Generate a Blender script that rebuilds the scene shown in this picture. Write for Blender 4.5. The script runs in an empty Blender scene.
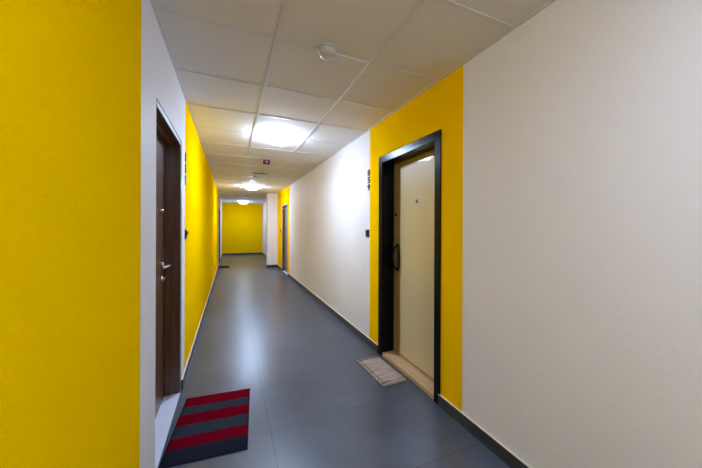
import bpy, bmesh, math
from mathutils import Matrix, Vector

C = bpy.context.scene.collection
sc = bpy.context.scene

# ---------------------------------------------------------------- dimensions (metres)
XL, XR = -0.359, 1.4156          # corridor walls
YB, YF = -3.124, 14.25           # wall behind the camera, far wall
ZC = 2.381                       # ceiling
H = 1.303                        # eye height
ROW0, PITCH = 1.676, 0.6         # ceiling grid

# ---------------------------------------------------------------- materials
def mat(name, col, rough=0.5, spec=0.5, metal=0.0, coat=0.0):
    m = bpy.data.materials.new(name); m.use_nodes = True
    b = m.node_tree.nodes['Principled BSDF']
    b.inputs['Base Color'].default_value = (*col, 1)
    b.inputs['Roughness'].default_value = rough
    b.inputs['Specular IOR Level'].default_value = spec
    b.inputs['Metallic'].default_value = metal
    b.inputs['Coat Weight'].default_value = coat
    b.inputs['Coat Roughness'].default_value = 0.03
    return m, m.node_tree, b

def node(nt, typ, **kw):
    n = nt.nodes.new(typ)
    for k, v in kw.items(): setattr(n, k, v)
    return n

def noise(nt, vec, scale, detail=3, rough=0.5):
    n = node(nt, 'ShaderNodeTexNoise')
    n.inputs['Scale'].default_value = scale
    n.inputs['Detail'].default_value = detail
    n.inputs['Roughness'].default_value = rough
    nt.links.new(vec, n.inputs['Vector'])
    return n.outputs['Fac']

def geo_pos(nt):
    return node(nt, 'ShaderNodeNewGeometry').outputs['Position']

def obj_pos(nt):
    return node(nt, 'ShaderNodeTexCoord').outputs['Object']

def ramp(nt, fac, stops):
    r = node(nt, 'ShaderNodeValToRGB')
    e = r.color_ramp.elements
    while len(e) < len(stops): e.new(0.5)
    for i, (p, c) in enumerate(stops):
        e[i].position = p
        e[i].color = (*c, 1)
    nt.links.new(fac, r.inputs['Fac'])
    return r.outputs['Color']

def math_n(nt, op, a, b=None):
    n = node(nt, 'ShaderNodeMath', operation=op)
    for i, v in enumerate((a, b)):
        if v is None: continue
        if isinstance(v, (int, float)): n.inputs[i].default_value = v
        else: nt.links.new(v, n.inputs[i])
    return n.outputs[0]

def bump(nt, bsdf, h, strength, dist):
    b = node(nt, 'ShaderNodeBump')
    b.inputs['Strength'].default_value = strength
    b.inputs['Distance'].default_value = dist
    nt.links.new(h, b.inputs['Height'])
    nt.links.new(b.outputs[0], bsdf.inputs['Normal'])

def plaster(name, col, var, spec=0.3):
    m, nt, b = mat(name, col, 0.62, spec)
    p = geo_pos(nt)
    lo = tuple(c * (1 - var) for c in col)
    nt.links.new(ramp(nt, noise(nt, p, 1.3, 4), [(0.3, lo), (0.7, col)]), b.inputs['Base Color'])
    h = math_n(nt, 'ADD', noise(nt, p, 150, 2, 0.5), math_n(nt, 'MULTIPLY', noise(nt, p, 45, 3), 1.1))
    bump(nt, b, h, 0.45, 0.0017)
    return m

WHITE = plaster('white_wall_paint', (0.78, 0.77, 0.775), 0.03)
YELLOW = plaster('yellow_wall_paint', (0.92, 0.55, 0.0), 0.03, 0.0)

# floor: porcelain tiles with fine joints
FLOOR, nt, b = mat('grey_porcelain_tile', (0.1, 0.11, 0.13), 0.3, 0.65)
p = geo_pos(nt)
sx = node(nt, 'ShaderNodeSeparateXYZ'); nt.links.new(p, sx.inputs[0])
def joint(coord, off, size=0.6, w=0.003):
    f = math_n(nt, 'FRACT', math_n(nt, 'DIVIDE', math_n(nt, 'SUBTRACT', coord, off), size))
    d = math_n(nt, 'MINIMUM', f, math_n(nt, 'SUBTRACT', 1.0, f))
    return math_n(nt, 'LESS_THAN', d, w / size)
jx = math_n(nt, 'LESS_THAN', math_n(nt, 'ABSOLUTE', math_n(nt, 'SUBTRACT', sx.outputs['X'], XL + 0.6)), 0.003)
jy = joint(sx.outputs['Y'], 1.8771 - 60)
j = math_n(nt, 'MAXIMUM', jx, jy)
cloud = math_n(nt, 'ADD', math_n(nt, 'MULTIPLY', noise(nt, p, 1.6, 5, 0.6), 0.7), math_n(nt, 'MULTIPLY', noise(nt, p, 9, 5, 0.65), 0.3))
tile_c = ramp(nt, cloud, [(0.36, (0.038, 0.050, 0.068)), (0.64, (0.070, 0.087, 0.117))])
mx = node(nt, 'ShaderNodeMix', data_type='RGBA')
nt.links.new(j, mx.inputs['Factor']); nt.links.new(tile_c, mx.inputs['A'])
mx.inputs['B'].default_value = (0.024, 0.028, 0.034, 1)
nt.links.new(mx.outputs['Result'], b.inputs['Base Color'])
rr = node(nt, 'ShaderNodeMapRange'); nt.links.new(cloud, rr.inputs['Value'])
rr.inputs['From Min'].default_value = 0.35; rr.inputs['From Max'].default_value = 0.65
rr.inputs['To Min'].default_value = 0.29; rr.inputs['To Max'].default_value = 0.36
nt.links.new(rr.outputs[0], b.inputs['Roughness'])
bump(nt, b, math_n(nt, 'SUBTRACT', math_n(nt, 'MULTIPLY', noise(nt, p, 60, 3), 0.06), j), 0.4, 0.001)

# ceiling tile
TILE, nt, b = mat('mineral_fibre_tile', (0.62, 0.60, 0.56), 0.8, 0.2)
p = geo_pos(nt)
nt.links.new(ramp(nt, noise(nt, p, 260, 2), [(0.35, (0.74, 0.72, 0.69)), (0.5, (0.80, 0.78, 0.75))]), b.inputs['Base Color'])
bump(nt, b, noise(nt, p, 200, 2), 0.25, 0.0008)
TBAR = mat('white_enamel_tee_bar', (0.70, 0.695, 0.68), 0.28, 0.6)[0]

BASE, nt, b = mat('charcoal_skirting_tile', (0.035, 0.036, 0.038), 0.38, 0.5)
p = geo_pos(nt)
nt.links.new(ramp(nt, noise(nt, p, 7, 5), [(0.3, (0.028, 0.029, 0.032)), (0.7, (0.05, 0.05, 0.052))]), b.inputs['Base Color'])
CAULK = mat('pale_caulk', (0.62, 0.58, 0.48), 0.6)[0]

def wood(name, lo, hi, rough, coat, grain='Z', spec=0.5, bmp=0.12):
    m, nt, b = mat(name, hi, rough, spec, coat=coat)
    mp = node(nt, 'ShaderNodeMapping')
    s = {'Z': (26, 26, 1.3), 'Y': (26, 1.3, 26)}[grain]
    mp.inputs['Scale'].default_value = s
    nt.links.new(geo_pos(nt), mp.inputs['Vector'])
    f = noise(nt, mp.outputs[0], 1.5, 6, 0.6)
    nt.links.new(ramp(nt, f, [(0.3, lo), (0.7, hi)]), b.inputs['Base Color'])
    bump(nt, b, f, bmp, 0.0006)
    return m
WALNUT = wood('dark_walnut', (0.075, 0.030, 0.011), (0.15, 0.062, 0.024), 0.35, 0.25)
OAK = wood('pale_oak', (0.44, 0.28, 0.13), (0.62, 0.42, 0.22), 0.45, 0.1, 'Y')
CREAM = wood('cream_laminate', (0.615, 0.515, 0.285), (0.63, 0.53, 0.295), 0.45, 1.0, 'Z', bmp=0.01)
OLIVE = wood('border_with_yellow_reflection', (0.30, 0.21, 0.07), (0.38, 0.28, 0.10), 0.3, 0.4, 'Z')  # leaf border; olive tone paints in the yellow it reflects
BLACKSTEEL = mat('satin_black_steel', (0.003, 0.0035, 0.005), 0.24, 0.14)[0]
GREYTRIM = mat('grey_metal_trim', (0.33, 0.32, 0.33), 0.35, 0.5, 0.4)[0]
PALETRIM = mat('pale_grey_trim', (0.42, 0.42, 0.43), 0.4)[0]
SEAL = mat('black_rubber_seal', (0.012, 0.012, 0.012), 0.7)[0]
CHROME = mat('brushed_chrome', (0.72, 0.70, 0.67), 0.22, 0.5, 1.0)[0]
BRONZE = mat('dark_bronze', (0.16, 0.10, 0.045), 0.35, 0.5, 0.4)[0]
BLACKPL = mat('black_plastic', (0.015, 0.012, 0.013), 0.35)[0]
DARKPL = mat('dark_brown_plastic', (0.03, 0.015, 0.016), 0.35)[0]
DIGIT = mat('dark_brown_numeral', (0.03, 0.016, 0.01), 0.35)[0]
WHITEPL = mat('ivory_plastic', (0.62, 0.61, 0.58), 0.35)[0]
REDPL = mat('red_plastic', (0.11, 0.002, 0.002), 0.45, 0.2)[0]
LENS = mat('milky_strobe_lens', (0.55, 0.33, 0.32), 0.3)[0]
GREYPL = mat('grey_plastic', (0.12, 0.12, 0.12), 0.4)[0]
PANEL = mat('cream_sign_panel', (0.80, 0.78, 0.68), 0.3)[0]
GREYLEAF = wood('grey_brown_laminate', (0.17, 0.155, 0.135), (0.23, 0.21, 0.19), 0.35, 0.2)

MARBLE, nt, b = mat('white_marble', (0.6, 0.62, 0.7), 0.25, 0.5)
p = geo_pos(nt)
nt.links.new(ramp(nt, noise(nt, p, 6, 8, 0.7), [(0.35, (0.64, 0.68, 0.79)), (0.55, (0.70, 0.74, 0.85))]), b.inputs['Base Color'])

def fabric(m, nt, b, scale=420, st=0.5):
    p = obj_pos(nt)
    h = math_n(nt, 'ADD', noise(nt, p, scale, 2), math_n(nt, 'MULTIPLY', noise(nt, p, scale / 5, 2), 0.5))
    bump(nt, b, h, st, 0.003)

# striped mat: bands along its length
STRIPE, nt, b = mat('red_and_grey_striped_pile', (0.2, 0.01, 0.02), 0.95, 0.0)
p = obj_pos(nt); s2 = node(nt, 'ShaderNodeSeparateXYZ'); nt.links.new(p, s2.inputs[0])
wob = math_n(nt, 'MULTIPLY', math_n(nt, 'SUBTRACT', noise(nt, p, 60, 2), 0.5), 0.006)
t = math_n(nt, 'DIVIDE', math_n(nt, 'ADD', math_n(nt, 'ADD', s2.outputs['Y'], wob), 0.33), 0.66)
red, gry, dk = (0.135, 0.002, 0.008), (0.027, 0.033, 0.044), (0.015, 0.016, 0.028)
r = node(nt, 'ShaderNodeValToRGB'); r.color_ramp.interpolation = 'CONSTANT'
e = r.color_ramp.elements
bands = [(0.0, dk), (0.178, red), (0.325, gry), (0.50, red), (0.672, gry), (0.808, red)]
while len(e) < len(bands): e.new(0.5)
for i, (q, c) in enumerate(bands): e[i].position = q; e[i].color = (*c, 1)
nt.links.new(t, r.inputs['Fac'])
mm = node(nt, 'ShaderNodeMix', data_type='RGBA', blend_type='MULTIPLY'); mm.inputs['Factor'].default_value = 1
nt.links.new(r.outputs['Color'], mm.inputs['A'])
nt.links.new(ramp(nt, noise(nt, p, 90, 4, 0.7), [(0.3, (0.72,) * 3), (0.7, (1.15,) * 3)]), mm.inputs['B'])
nt.links.new(mm.outputs['Result'], b.inputs['Base Color'])
fabric(STRIPE, nt, b, 350, 0.7)
EDGE = mat('dark_mat_backing', (0.018, 0.018, 0.024), 0.9, 0.2)[0]

WOVEN, nt, b = mat('beige_woven_cotton', (0.35, 0.28, 0.22), 0.95, 0.1)
p = obj_pos(nt)
mp = node(nt, 'ShaderNodeMapping'); mp.inputs['Scale'].default_value = (3, 70, 3)
nt.links.new(p, mp.inputs['Vector'])
nt.links.new(ramp(nt, noise(nt, mp.outputs[0], 1.2, 4, 0.7), [(0.32, (0.19, 0.145, 0.115)), (0.5, (0.38, 0.31, 0.25)), (0.68, (0.52, 0.44, 0.36))]), b.inputs['Base Color'])
fabric(WOVEN, nt, b, 260, 0.7)
WOVEN_DK, nt, b = mat('brown_woven_border', (0.13, 0.085, 0.055), 0.95, 0.1)
fabric(WOVEN_DK, nt, b, 260, 0.7)
BROWNMAT, nt, b = mat('brown_coir', (0.035, 0.018, 0.012), 0.95, 0.1)
fabric(BROWNMAT, nt, b, 200, 0.7)

def opal(name, strength):
    m = bpy.data.materials.new(name); m.use_nodes = True
    nt = m.node_tree; nt.nodes.clear()
    em = node(nt, 'ShaderNodeEmission'); out = node(nt, 'ShaderNodeOutputMaterial')
    em.inputs['Color'].default_value = (0.69, 0.87, 1.25, 1)
    em.inputs['Strength'].default_value = strength
    nt.links.new(em.outputs[0], out.inputs['Surface'])
    return m
GLOW = [opal('lit_opal_diffuser', q) for q in (152, 182, 84, 120)]   # nearest, middle, farthest, behind the viewpoint

# ---------------------------------------------------------------- mesh helpers
def box(bm, a, c, mi=0, bev=0.0):
    (x0, y0, z0), (x1, y1, z1) = a, c
    x0, x1 = sorted((x0, x1)); y0, y1 = sorted((y0, y1)); z0, z1 = sorted((z0, z1))
    v = [bm.verts.new(q) for q in ((x0,y0,z0),(x1,y0,z0),(x1,y1,z0),(x0,y1,z0),(x0,y0,z1),(x1,y0,z1),(x1,y1,z1),(x0,y1,z1))]
    fs = [bm.faces.new([v[i] for i in f]) for f in ((0,3,2,1),(4,5,6,7),(0,1,5,4),(1,2,6,5),(2,3,7,6),(3,0,4,7))]
    for f in fs: f.material_index = mi
    if bev:
        es = {e for f in fs for e in f.edges}
        r = bmesh.ops.bevel(bm, geom=list(es), offset=bev, segments=2, affect='EDGES', profile=0.6)
        for f in r['faces']: f.material_index = mi
    return fs

def lathe(bm, prof, n=40, M=Matrix.Identity(4), mi=0, smooth=True):
    """prof: (radius, height) pairs revolved about local z"""
    rings = []
    for (r, z) in prof:
        if r < 1e-6: rings.append([bm.verts.new(M @ Vector((0, 0, z)))])
        else: rings.append([bm.verts.new(M @ Vector((r * math.cos(2*math.pi*k/n), r * math.sin(2*math.pi*k/n), z))) for k in range(n)])
    for a, b_ in zip(rings, rings[1:]):
        for k in range(n):
            q = [a[k % len(a)], a[(k+1) % len(a)], b_[(k+1) % len(b_)], b_[k % len(b_)]]
            u = []
            for w in q:
                if w not in u: u.append(w)
            if len(u) > 2:
                f = bm.faces.new(u); f.smooth = smooth; f.material_index = mi

def tube(bm, pts, rad, n=12, mi=0):
    """swept tube; rad may be list of (rx, ry)"""
    pts = [Vector(q) for q in pts]; rings = []
    for i, q in enumerate(pts):
        d = (pts[min(i+1, len(pts)-1)] - pts[max(i-1, 0)]).normalized()
        up = Vector((0, 0, 1)) if abs(d.z) < 0.9 else Vector((0, 1, 0))
        s = d.cross(up).normalized(); t_ = s.cross(d).normalized()
        ra = rad[i] if isinstance(rad, list) else rad
        ra = ra if isinstance(ra, tuple) else (ra, ra)
        rings.append([bm.verts.new(q + s * ra[0] * math.cos(2*math.pi*k/n) + t_ * ra[1] * math.sin(2*math.pi*k/n)) for k in range(n)])
    for a, b_ in zip(rings, rings[1:]):
        for k in range(n):
            f = bm.faces.new((a[k], a[(k+1) % n], b_[(k+1) % n], b_[k])); f.smooth = True; f.material_index = mi
    for rg in (rings[0][::-1], rings[-1]):
        bm.faces.new(rg).material_index = mi

def obj(name, bm, mats, parent=None):
    bmesh.ops.recalc_face_normals(bm, faces=bm.faces)
    me = bpy.data.meshes.new(name); bm.to_mesh(me); bm.free()
    for m in (mats if isinstance(mats, (list, tuple)) else [mats]): me.materials.append(m)
    o = bpy.data.objects.new(name, me); C.objects.link(o)
    if parent is not None:
        o.parent = parent
    return o

def tag(o, label=None, cat=None, group=None, kind=None):
    if label: o['label'] = label
    if cat: o['category'] = cat
    if group: o['group'] = group
    if kind: o['kind'] = kind
    return o

def thing(name, label, cat, loc, group=None, kind=None, rotz=0.0):
    o = bpy.data.objects.new(name, None); C.objects.link(o)
    o.empty_display_size = 0.1
    o.location = loc; o.rotation_euler = (0, 0, rotz)
    return tag(o, label, cat, group, kind)

def copy_tree(o, parent=None):
    c = o.copy(); C.objects.link(c)
    if parent is not None: c.parent = parent
    for ch in list(o.children): copy_tree(ch, c)
    return c

# ---------------------------------------------------------------- room shell
bm = bmesh.new(); box(bm, (XL - 0.22, YB - 0.2, -0.1), (XR + 0.22, YF + 0.2, 0.0))
tag(obj('floor', bm, FLOOR), 'blue-grey porcelain tile floor of the corridor', 'floor', kind='structure')

LD = (1.765, 2.573, 1.950)      # left near door, wall opening y0, y1, top
RD = (1.690, 2.575, 1.990)      # right near door
FD = (7.70, 8.55, 1.93)         # right far door
GD = (10.38, 11.55, 1.93)       # left far door

def wall_x(name, X, side, bands, doors, label):
    """bands: (y0, y1, mat index); doors: (y0, y1, top)"""
    bm = bmesh.new()
    X2 = X + side * 0.22
    cuts = sorted({q for a_, b_, _ in bands for q in (a_, b_)} | {q for d in doors for q in d[:2]})
    for y0, y1 in zip(cuts, cuts[1:]):
        ym = (y0 + y1) / 2
        mi = next(m_ for a_, b_, m_ in bands if a_ <= ym <= b_)
        z0 = 0.0
        for d in doors:
            if d[0] <= ym <= d[1]: z0 = d[2]
        box(bm, (X, y0, z0), (X2, y1, ZC + 0.06), mi)
    return tag(obj(name, bm, [WHITE, YELLOW]), label, 'wall', kind='structure')

wall_x('wall_left', XL, -1, [(YB, 1.492, 1), (1.492, 2.785, 0), (2.785, 10.05, 1), (10.05, 10.38, 0), (10.38, 11.75, 1), (11.75, YF, 0)], [LD, GD],
       'left corridor wall painted yellow with white bands around doors')
wall_x('wall_right', XR, 1, [(YB, 1.444, 0), (1.444, 2.809, 1), (2.809, 7.47, 0), (7.47, 9.45, 1), (9.45, YF, 0)], [RD, FD],
       'right corridor wall painted white with yellow bands around doors')
bm = bmesh.new(); box(bm, (XL - 0.22, YF, 0), (XR + 0.22, YF + 0.2, ZC + 0.06), 0)
tag(obj('wall_far', bm, [YELLOW]), 'yellow wall closing the far end of the corridor', 'wall', kind='structure')
bm = bmesh.new(); box(bm, (XL - 0.22, YB - 0.2, 0), (XR + 0.22, YB, ZC + 0.06), 0)
tag(obj('wall_near', bm, [WHITE]), 'white wall closing the near end of the corridor', 'wall', kind='structure')
bm = bmesh.new(); box(bm, (1.09, 9.45, 0), (XR, 9.83, ZC))
tag(obj('wall_pier', bm, [WHITE]), 'white boxed pier projecting from the right wall past the far door', 'pier', kind='structure')

# suspended ceiling: lay-in tiles + tee grid
xs = [XL, XL + 0.6, XL + 1.2, XR]
ys = [ROW0 + PITCH * k for k in range(-8, 22)]
bm = bmesh.new()
box(bm, (XL - 0.22, YB - 0.2, ZC + 0.02), (XR + 0.22, YF + 0.2, ZC + 0.12))
for x0, x1 in zip(xs, xs[1:]):
    for y0, y1 in zip(ys, ys[1:]):
        y1 = min(y1, YF)
        box(bm, (x0 + 0.004, y0 + 0.004, ZC + 0.005), (x1 - 0.004, y1 - 0.004, ZC + 0.019), 0)
tag(obj('ceiling', bm, TILE), 'suspended ceiling of square off-white mineral tiles', 'ceiling', kind='structure')
bm = bmesh.new()
for x in xs[1:-1]: box(bm, (x - 0.012, YB, ZC), (x + 0.012, YF, ZC + 0.0045), 0, 0.0008)
for y in ys[1:-1]:
    for x0, x1 in zip(xs, xs[1:]):
        box(bm, (x0 + (0.012 if x0 != XL else 0), y - 0.012, ZC + 0.0006), (x1 - (0.012 if x1 != XR else 0), y + 0.012, ZC + 0.0045), 0, 0.0008)
for x0, x1 in ((XL, XL + 0.02), (XR - 0.02, XR)): box(bm, (x0, YB, ZC - 0.001), (x1, YF, ZC + 0.0045), 0, 0.0008)
tag(obj('trim_1', bm, TBAR), 'white metal tee grid holding the ceiling tiles', 'ceiling grid', kind='structure')

def baseboard(name, runs, label):
    """runs: (x0,y0,x1,y1) footprints of skirting tile"""
    bm = bmesh.new()
    for (x0, y0, x1, y1) in runs:
        fs = box(bm, (x0, y0, 0), (x1, y1, 0.080), 0)
        fs = box(bm, (x0, y0, 0.080), (x1, y1, 0.083), 1)
    tag(obj(name, bm, [BASE, CAULK]), label, 'baseboard', kind='structure')
T = 0.011
baseboard('baseboard_left', [(XL, YB, XL + T, 1.700), (XL, 2.612, XL + T, GD[0] - 0.05), (XL, GD[1] + 0.05, XL + T, YF)], 'charcoal tile skirting along the left wall')
baseboard('baseboard_right', [(XR - T, YB, XR, 1.667), (XR - T, 2.606, XR, FD[0] - 0.045), (XR - T, FD[1] + 0.045, XR, 9.45),
          (1.09 - T, 9.45 - T, XR - T, 9.45), (1.09 - T, 9.45, 1.09, 9.83), (XR - T, 9.83, XR, YF)], 'charcoal tile skirting along the right wall and pier')
baseboard('baseboard_far', [(XL + T, YF - T, XR - T, YF)], 'charcoal tile skirting under the yellow end wall')

# ---------------------------------------------------------------- doors
def frame_boxes(bm, X, s, y0, y1, zt, w, proud, depth, mi=0, bev=0.002, z0=0.0):
    """three-sided frame; X wall plane, s = +1 into the wall (right side) or -1; clear opening y0..y1, zt"""
    a, c = X - s * proud, X + s * depth
    box(bm, (a, y0 - w, z0), (c, y0, zt), mi, bev)
    box(bm, (a, y1, z0), (c, y1 + w, zt), mi, bev)
    box(bm, (a, y0 - w, zt), (c, y1 + w, zt + w), mi, bev)

def walnut_door(name, X, s, y0, y1, zt, leafm, label, depth=0.10, trim=True):
    d = thing(name, label, 'door', (0, 0, 0), kind='structure')
    bm = bmesh.new()
    frame_boxes(bm, X, s, y0, y1, zt, 0.018, -0.004, 0.20)
    # door stop just in front of the leaf
    a, c = X + s * (depth - 0.045), X + s * (depth - 0.002)
    box(bm, (a, y0, 0.012), (c, y0 + 0.014, zt)); box(bm, (a, y1 - 0.014, 0.012), (c, y1, zt)); box(bm, (a, y0 + 0.014, zt - 0.014), (c, y1 - 0.014, zt))
    obj('door_frame', bm, WALNUT, d)
    if trim:
        bm = bmesh.new()
        a, c = X - s * 0.003, X + s * 0.0015
        box(bm, (a, y0 - 0.018, zt + 0.001), (c, y1 + 0.030, zt + 0.032), 2, 0.001)
        box(bm, (a, y1 + 0.001, 0), (c, y1 + 0.030, zt + 0.001), 0, 0.001)
        box(bm, (a, y0 - 0.018, zt + 0.032), (c, y1 + 0.042, zt + 0.041), 1)
        box(bm, (a, y1 + 0.030, 0), (c, y1 + 0.042, zt + 0.032), 1)
        tag(obj('frame_trim', bm, [GREYTRIM, SEAL, PALETRIM], d), 'pale lip with a dark outer line')
    bm = bmesh.new()
    box(bm, (X + s * depth, y0 + 0.003, 0.014), (X + s * (depth + 0.045), y1 - 0.003, zt - 0.003), 0, 0.002)
    obj('door_leaf', bm, leafm, d)
    bm = bmesh.new()
    box(bm, (X - s * 0.002, y0, 0.0), (X + s * 0.20, y1, 0.010), 0, 0.001)
    tag(obj('threshold', bm, MARBLE, d), 'white marble threshold')
    return d

def rot_x(s):      # local z -> world -s*x (out of the wall into the corridor)
    return Matrix.Rotation(-s * math.pi / 2, 4, 'Y')

def disc(bm, x, y, z, s, prof, mi=0, n=28):
    lathe(bm, prof, n, Matrix.Translation((x, y, z)) @ rot_x(s), mi)

def lever(parent, X, s, y, z, m=CHROME, dirn=-1, L=0.13):
    bm = bmesh.new()
    disc(bm, X, y, z, s, [(0.0, 0), (0.026, 0), (0.026, 0.006), (0.023, 0.009), (0.010, 0.010), (0.010, 0.012)])
    o = X - s * 0.008
    pts = [(o, y, z), (X - s*0.030, y, z), (X - s*0.044, y + dirn*0.004, z), (X - s*0.049, y + dirn*0.018, z)]
    for k in range(1, 7):
        q = k / 6
        pts.append((X - s * (0.049 - 0.022*q*q), y + dirn*(0.018 + (L-0.018)*q), z - 0.003*q))
    tube(bm, pts, [0.009, 0.009, 0.0095, 0.0095] + [(0.008 - 0.0008*k, 0.0095) for k in range(6)], 14)
    h = obj('door_handle', bm, m, parent)
    return tag(h, 'chrome lever handle' if m is CHROME else None)

# left near door
d1 = walnut_door('door_1', XL, -1, 1.783, 2.555, 1.932, WALNUT, 'dark walnut recessed door with chrome lever in the left wall')
lever(d1, XL - 0.10, -1, 2.455, 1.018)
bm = bmesh.new()
disc(bm, XL - 0.10, 2.410, 0.925, -1, [(0, 0), (0.025, 0), (0.025, 0.007), (0.022, 0.010), (0.010, 0.011), (0.009, 0.022), (0, 0.022)])
tag(obj('lock_cylinder', bm, CHROME, d1), 'chrome lock cylinder')
bm = bmesh.new()
disc(bm, XL - 0.10, 2.375, 1.413, -1, [(0, 0), (0.016, 0), (0.016, 0.006), (0.010, 0.012), (0.007, 0.020), (0.0, 0.020)])
tag(obj('door_viewer', bm, CHROME, d1), 'chrome door viewer')

# right near door: heavy black steel frame, cream leaf
d2 = thing('door_2', 'cream apartment door in a black steel frame on the right wall', 'door', (0, 0, 0), kind='structure')
y0, y1, zt = 1.722, 2.527, 1.953
bm = bmesh.new()
cw = 0.070
X = XR
for (a_, c_, z0_, z1_) in ((y0 - cw + 0.002, y0, 0, zt + cw), (y1, y1 + cw, 0, zt + cw)):
    box(bm, (X - 0.008, a_, z0_), (X + 0.002, c_, z1_), 0, 0.004)
box(bm, (X - 0.008, y0, zt), (X + 0.002, y1, zt + cw), 0, 0.004)
frame_boxes(bm, X, 1, y0, y1, zt, 0.030, 0.0, 0.215, bev=0.002)
obj('door_frame', bm, BLACKSTEEL, d2)
LX = X + 0.134
bm = bmesh.new()
box(bm, (LX, y0 + 0.002, 0.040), (LX + 0.05, y1 - 0.002, zt - 0.002), 0, 0.002)
leaf = tag(obj('door_leaf', bm, OLIVE, d2), 'border of the cream leaf, yellow reflection put into its colour')
# raised cream panel with a sloped edge, on the leaf
bm = bmesh.new()
py0, py1, pz0, pz1, q = y0 + 0.075, y1 - 0.118, 0.048, zt - 0.058, 0.012
a = [(LX, py0, pz0), (LX, py1, pz0), (LX, py1, pz1), (LX, py0, pz1)]
c = [(LX - 0.006, py0 + q, pz0 + q), (LX - 0.006, py1 - q, pz0 + q), (LX - 0.006, py1 - q, pz1 - q), (LX - 0.006, py0 + q, pz1 - q)]
va = [bm.verts.new(v) for v in a]; vc = [bm.verts.new(v) for v in c]
bm.faces.new(vc)
for k in range(4): bm.faces.new((va[k], va[(k+1) % 4], vc[(k+1) % 4], vc[k]))
tag(obj('door_panel', bm, CREAM, leaf), 'glossy cream raised panel')
bm = bmesh.new()
box(bm, (X + 0.003, y0, 0.0), (X + 0.20, y1, 0.036), 0, 0.003)
tag(obj('threshold', bm, OAK, d2), 'pale oak threshold step')
# oval plate with bowed pull
hy, hz = 2.440, 1.003
bm = bmesh.new()
n = 36
rings = []
for (sy, sz, dx) in ((0.031, 0.140, 0.0), (0.031, 0.140, 0.006), (0.024, 0.130, 0.011), (0.018, 0.118, 0.009)):
    rings.append([bm.verts.new((LX - dx, hy + sy * math.cos(2*math.pi*k/n), hz + sz * math.sin(2*math.pi*k/n))) for k in range(n)])
for ri, (r0, r1) in enumerate(zip(rings, rings[1:])):
    for k in range(n):
        f = bm.faces.new((r0[k], r0[(k+1) % n], r1[(k+1) % n], r1[k])); f.smooth = True; f.material_index = 1 if ri < 2 else 0
bm.faces.new(rings[-1])
plate = tag(obj('handle_plate', bm, [BRONZE, BLACKSTEEL], d2), 'oval dark bronze handle plate')
bm = bmesh.new()
pts = []
for k in range(15):
    tt = -math.pi/2 + math.pi * k / 14
    pts.append((LX - 0.006 - 0.056 * math.cos(tt) ** 0.7 if math.cos(tt) > 1e-6 else LX - 0.006, hy, hz + 0.118 * math.sin(tt)))
tube(bm, pts, 0.0105, 12)
tag(obj('pull_handle', bm, BLACKSTEEL, plate), 'black bowed pull')
bm = bmesh.new()
disc(bm, LX - 0.008, hy, hz + 0.040, 1, [(0, 0), (0.009, 0), (0.009, 0.012), (0.006, 0.015), (0, 0.015)])
tag(obj('keyhole', bm, CHROME, plate), 'small bright keyhole')
bm = bmesh.new()
disc(bm, LX, 2.485, 1.429, 1, [(0, 0), (0.013, 0), (0.013, 0.005), (0.008, 0.010), (0, 0.010)])
tag(obj('lock_stud', bm, BLACKSTEEL, d2), 'small dark upper lock')
bm = bmesh.new()
disc(bm, LX - 0.006, 2.125, 1.540, 1, [(0, 0), (0.017, 0), (0.017, 0.004), (0.012, 0.008), (0.008, 0.008)])
disc(bm, LX - 0.006, 2.125, 1.540, 1, [(0.008, 0.008), (0.006, 0.004), (0, 0.004)], 1)
tag(obj('door_viewer', bm, [GREYTRIM, SEAL], d2), 'grey metal door viewer')

# far doors
d3 = walnut_door('door_3', XR, 1, FD[0] + 0.018, FD[1] - 0.018, FD[2] - 0.018, GREYLEAF, 'dark recessed door in the yellow band beside the white pier', 0.06)
lever(d3, XR + 0.06, 1, 7.83, 1.0, BRONZE, dirn=1)
d4 = walnut_door('door_4', XL, -1, GD[0] + 0.018, GD[1] - 0.018, GD[2] - 0.018, WALNUT, 'dark door far down the left wall', 0.10, False)
lever(d4, XL - 0.10, -1, 11.05, 1.0)

# ---------------------------------------------------------------- apartment numbers
def numeral(ch, w, h):
    cu = bpy.data.curves.new('numeral', 'FONT'); cu.body = ch; cu.size = 1.0
    cu.extrude = 0.0; cu.offset = 0.028; cu.resolution_u = 4
    o = bpy.data.objects.new('numeral', cu); C.objects.link(o)
    dg = bpy.context.evaluated_depsgraph_get()
    me = bpy.data.meshes.new_from_object(o.evaluated_get(dg))
    bpy.data.objects.remove(o)
    b_ = bmesh.new(); b_.from_mesh(me); bpy.data.meshes.remove(me)
    xs_ = [v.co.x for v in b_.verts]; ys_ = [v.co.y for v in b_.verts]
    sx_, sy_ = w / (max(xs_) - min(xs_)), h / (max(ys_) - min(ys_))
    cx_, cy_ = (max(xs_) + min(xs_)) / 2, (max(ys_) + min(ys_)) / 2
    for v in b_.verts: v.co = Vector(((v.co.x - cx_) * sx_, (v.co.y - cy_) * sy_, 0))
    bmesh.ops.remove_doubles(b_, verts=b_.verts, dist=1e-5)
    r = bmesh.ops.extrude_face_region(b_, geom=b_.faces[:])
    for v in [g for g in r['geom'] if isinstance(g, bmesh.types.BMVert)]: v.co.z += 0.007
    for v in b_.verts: v.co.z -= 0.001
    return b_

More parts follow.
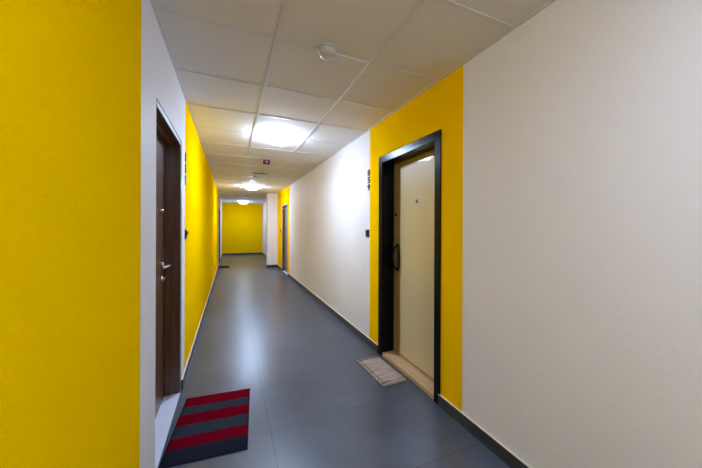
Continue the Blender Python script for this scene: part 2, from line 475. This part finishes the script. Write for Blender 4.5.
def number_sign(text, X, s, y, ztop, w, h, gap, label):
    t_ = thing('house_number', label, 'number', (X, y, ztop - 3 * h - 2 * gap))
    # local axes: text x -> along the wall to the viewer's right, text y -> up, extrusion -> into the corridor
    R = Matrix(((0, 0, -s), (-s, 0, 0), (0, 1, 0))).to_4x4()
    for k, ch in enumerate(text):
        b_ = numeral(ch, w, h)
        bmesh.ops.transform(b_, matrix=Matrix.Translation((0, 0, (2 - k) * (h + gap) + h / 2)) @ R, verts=b_.verts)
        obj('numeral', b_, DIGIT, t_)
number_sign('859', XR, 1, 2.835, 1.945, 0.058, 0.070, 0.012, 'dark upright number 859 on the right wall beside the cream door')
number_sign('858', XL, -1, 2.800, 1.938, 0.052, 0.082, 0.016, 'dark upright number on the left wall beside the walnut door')

# ---------------------------------------------------------------- switches
def wall_switch(X, s, y, z, label, m):
    t_ = thing('wall_switch', label, 'switch', (X, y, z - 0.042))
    bm = bmesh.new()
    box(bm, (0, -0.040, 0), (-s * 0.009, 0.040, 0.084), 0, 0.003)
    box(bm, (-s * 0.0085, -0.029, 0.013), (-s * 0.011, 0.029, 0.071), 0, 0.001)
    obj('plate', bm, m, t_)
    bm = bmesh.new()
    vs = [(-0.024, 0.018, 0.012), (0.024, 0.018, 0.012), (0.024, 0.066, 0.021), (-0.024, 0.066, 0.021)]
    lo = [bm.verts.new((-s * 0.010, a_, c_)) for a_, c_, _ in vs]; hi = [bm.verts.new((-s * e_, a_, c_)) for a_, c_, e_ in vs]
    bm.faces.new(hi)
    bm.faces.new(lo[::-1])
    for k in range(4): bm.faces.new((lo[k], lo[(k+1) % 4], hi[(k+1) % 4], hi[k]))
    obj('rocker', bm, m, t_)
wall_switch(XL, -1, 2.815, 1.237, 'dark square switch on the left wall, just past the walnut door', DARKPL)
wall_switch(XR, 1, 2.858, 1.236, 'black square switch on the right wall beside the cream door', BLACKPL)
wall_switch(XR, 1, 8.85, 1.185, 'small dark switch between the far door and the white pier', BLACKPL)

# ---------------------------------------------------------------- ceiling fixtures
def ceiling_light(y, label, mt):
    t_ = thing('ceiling_light', label, 'ceiling light', (0.52, y, ZC), 'round opal lights down the corridor ceiling')
    bm = bmesh.new()
    lathe(bm, [(0, 0), (0.075, 0), (0.075, -0.020), (0.066, -0.026), (0, -0.026)], 40)
    obj('base', bm, WHITEPL, t_)
    bm = bmesh.new()
    pr = [(0.070, -0.025)]
    for k in range(1, 17):
        a_ = math.pi * k / 16
        pr.append((0.155 * math.sin(a_) ** 0.8 if k < 16 else 0.0, -0.052 + 0.030 * math.cos(a_)))
    pr = [q for q in pr if not (q[0] < 0.07 and q[1] > -0.045)] 
    lathe(bm, [(0.0, -0.0245), (0.070, -0.025)] + pr, 48)
    obj('diffuser', bm, mt, t_)
    return t_
l1 = ceiling_light(3.45, 'nearest lit ceiling light, the large bright one before the red alarm', GLOW[0])
for y, lb, mt in ((8.02, 'middle lit ceiling light, just beyond the exit sign', GLOW[1]),
              (12.95, 'farthest lit ceiling light, near the yellow end wall', GLOW[2]),
              (-0.424, 'lit ceiling light at the near end, behind the viewpoint', GLOW[3])):
    c_ = copy_tree(l1); c_.location.y = y; c_['label'] = lb
    df = next(q for q in c_.children if q.name.startswith('diffuser'))
    df.data = df.data.copy(); df.data.materials[0] = mt

t_ = thing('smoke_detector', 'round off-white smoke detector on the ceiling grid nearest the viewer', 'smoke detector', (0.535, 1.640, ZC))
bm = bmesh.new(); lathe(bm, [(0, 0), (0.062, 0), (0.062, -0.008), (0.058, -0.012), (0, -0.012)], 40)
obj('base', bm, WHITEPL, t_)
bm = bmesh.new(); lathe(bm, [(0.052, -0.012), (0.054, -0.020), (0.052, -0.032), (0.042, -0.044), (0.026, -0.048), (0, -0.048)], 40)
obj('housing', bm, WHITEPL, t_)

t_ = thing('heat_detector', 'small round sensor, shade put into its dark colour, on the ceiling before the farthest light', 'sensor', (0.54, 10.45, ZC))
bm = bmesh.new(); lathe(bm, [(0, 0), (0.045, 0), (0.045, -0.010), (0.036, -0.014), (0.020, -0.040), (0, -0.042)], 28)
obj('housing', bm, GREYPL, t_)  # dark grey body: shade on the backlit sensor put into its colour

t_ = thing('fire_alarm', 'small red square fire alarm strobe hanging from the ceiling', 'fire alarm', (0.525, 4.70, ZC))
bm = bmesh.new(); box(bm, (-0.030, -0.030, -0.012), (0.030, 0.030, 0), 0, 0.002)
obj('base', bm, WHITEPL, t_)
bm = bmesh.new(); box(bm, (-0.050, -0.034, -0.078), (0.050, 0.034, -0.010), 0, 0.008)
body = obj('housing', bm, REDPL, t_)
bm = bmesh.new(); box(bm, (-0.014, -0.038, -0.056), (0.014, -0.030, -0.030), 0, 0.004)
tag(obj('strobe_lens', bm, LENS, body), 'pale strobe lens')

t_ = thing('exit_sign', 'slim pale emergency sign under the ceiling beyond the red alarm', 'sign', (0.54, 6.0, ZC))
bm = bmesh.new(); box(bm, (-0.14, -0.020, -0.014), (0.14, 0.020, 0), 0, 0.002)
tag(obj('mounting_rail', bm, GREYPL, t_), 'dark mounting rail')
bm = bmesh.new(); box(bm, (-0.125, -0.004, -0.115), (0.125, 0.004, -0.012), 0, 0.002)
pn = obj('sign_panel', bm, PANEL, t_)
bm = bmesh.new()
box(bm, (-0.118, -0.0055, -0.078), (-0.080, -0.0035, -0.050), 0)
box(bm, (-0.080, -0.0055, -0.080), (-0.020, -0.0035, -0.072), 0)
tag(obj('arrow', bm, GREYPL, pn), 'dark arrow mark')

# ---------------------------------------------------------------- mats
def slab(bm, w, l, h, nx=24, ny=36, wav=0.0008, mi=0, mi_edge=1, curve=0.0):
    """soft mat: rounded edge, slightly uneven top"""
    g = {}
    for i in range(nx + 1):
        for k in range(ny + 1):
            x, y = (i / nx - 0.5) * w, (k / ny - 0.5) * l
            e = min(i, nx - i, k, ny - k)
            z = h * (0.55 if e == 0 else 1.0) + wav * (math.sin(x * 37 + 1) * math.cos(y * 29) + math.sin(y * 53 + x * 11)) * (e > 0)
            g[i, k] = bm.verts.new((x, y, z))
    for i in range(nx):
        for k in range(ny):
            f = bm.faces.new((g[i, k], g[i+1, k], g[i+1, k+1], g[i, k+1])); f.smooth = True; f.material_index = mi
    ring = [(i, 0) for i in range(nx)] + [(nx, k) for k in range(ny)] + [(i, ny) for i in range(nx, 0, -1)] + [(0, k) for k in range(ny, 0, -1)]
    lo = [bm.verts.new((g[q].co.x, g[q].co.y, 0)) for q in ring]
    for a_ in range(len(ring)):
        b_ = (a_ + 1) % len(ring)
        f = bm.faces.new((g[ring[a_]], lo[a_], lo[b_], g[ring[b_]])); f.material_index = mi_edge
    bm.faces.new(lo[::-1]).material_index = mi_edge

bm = bmesh.new(); slab(bm, 0.452, 0.660, 0.008)
o = obj('doormat', bm, [STRIPE, EDGE]); o.location = (-0.102, 2.112, 0.0003); o.rotation_euler.z = math.radians(-4.6)
tag(o, 'red and dark grey striped doormat in front of the walnut door', 'doormat')

t_ = thing('doormat', 'folded beige woven mat lying against the oak threshold', 'doormat', (1.282, 2.288, 0.0003), rotz=math.radians(2.0))
bm = bmesh.new(); slab(bm, 0.235, 0.495, 0.016, 14, 24, 0.0014, 0, 0)
for v in bm.verts: v.co.x -= 0.022
for v in bm.verts: v.co.y -= 0.008
wb = obj('woven_body', bm, WOVEN, t_)
bm = bmesh.new()
for yy in (-0.222, 0.205): box(bm, (-0.133, yy - 0.004, 0.006), (0.088, yy + 0.004, 0.0185), 0, 0.001)
box(bm, (-0.122, -0.240, 0.006), (-0.115, 0.225, 0.0185), 0, 0.001)
tag(obj('hem_stitching', bm, WOVEN_DK, wb), 'brown stitched hem lines')
bm = bmesh.new(); slab(bm, 0.030, 0.462, 0.012, 4, 24, 0.0008, 0, 0)
for v in bm.verts: v.co.x += 0.1105
tag(obj('border', bm, WOVEN_DK, t_), 'brown woven border')

bm = bmesh.new(); slab(bm, 0.30, 0.55, 0.010, 8, 12)
o = obj('doormat', bm, [BROWNMAT, BROWNMAT]); o.location = (-0.19, 10.05, 0.0003)
tag(o, 'small dark brown doormat far down the corridor on the left', 'doormat')

# ---------------------------------------------------------------- camera
yaw, roll = math.radians(22.9602), math.radians(0.2279)
F = Vector((math.sin(yaw), math.cos(yaw), 0)); R0 = Vector((math.cos(yaw), -math.sin(yaw), 0)); U0 = Vector((0, 0, 1))
R = R0 * math.cos(roll) + U0 * math.sin(roll); U = -R0 * math.sin(roll) + U0 * math.cos(roll)
cam = bpy.data.cameras.new('camera'); co = bpy.data.objects.new('camera', cam); C.objects.link(co)
M = Matrix((R, U, -F)).transposed().to_4x4(); M.translation = Vector((0, 0, H)); co.matrix_world = M
cam.sensor_width = 36; cam.lens = 284.328 / 702 * 36; cam.shift_y = -6.777 / 702
cam.clip_start = 0.02
sc.camera = co

w = bpy.data.worlds.new('world'); w.use_nodes = True; sc.world = w
w.node_tree.nodes['Background'].inputs[0].default_value = (0, 0, 0, 1)
sc.view_settings.view_transform = 'Standard'; sc.view_settings.look = 'None'
sc.view_settings.gamma = 1; sc.view_settings.exposure = 0.0
sc.view_settings.use_curve_mapping = False
sc.cycles.max_bounces = 14; sc.cycles.diffuse_bounces = 10
sc.cycles.use_denoising = True
sc.cycles.sample_clamp_indirect = 8
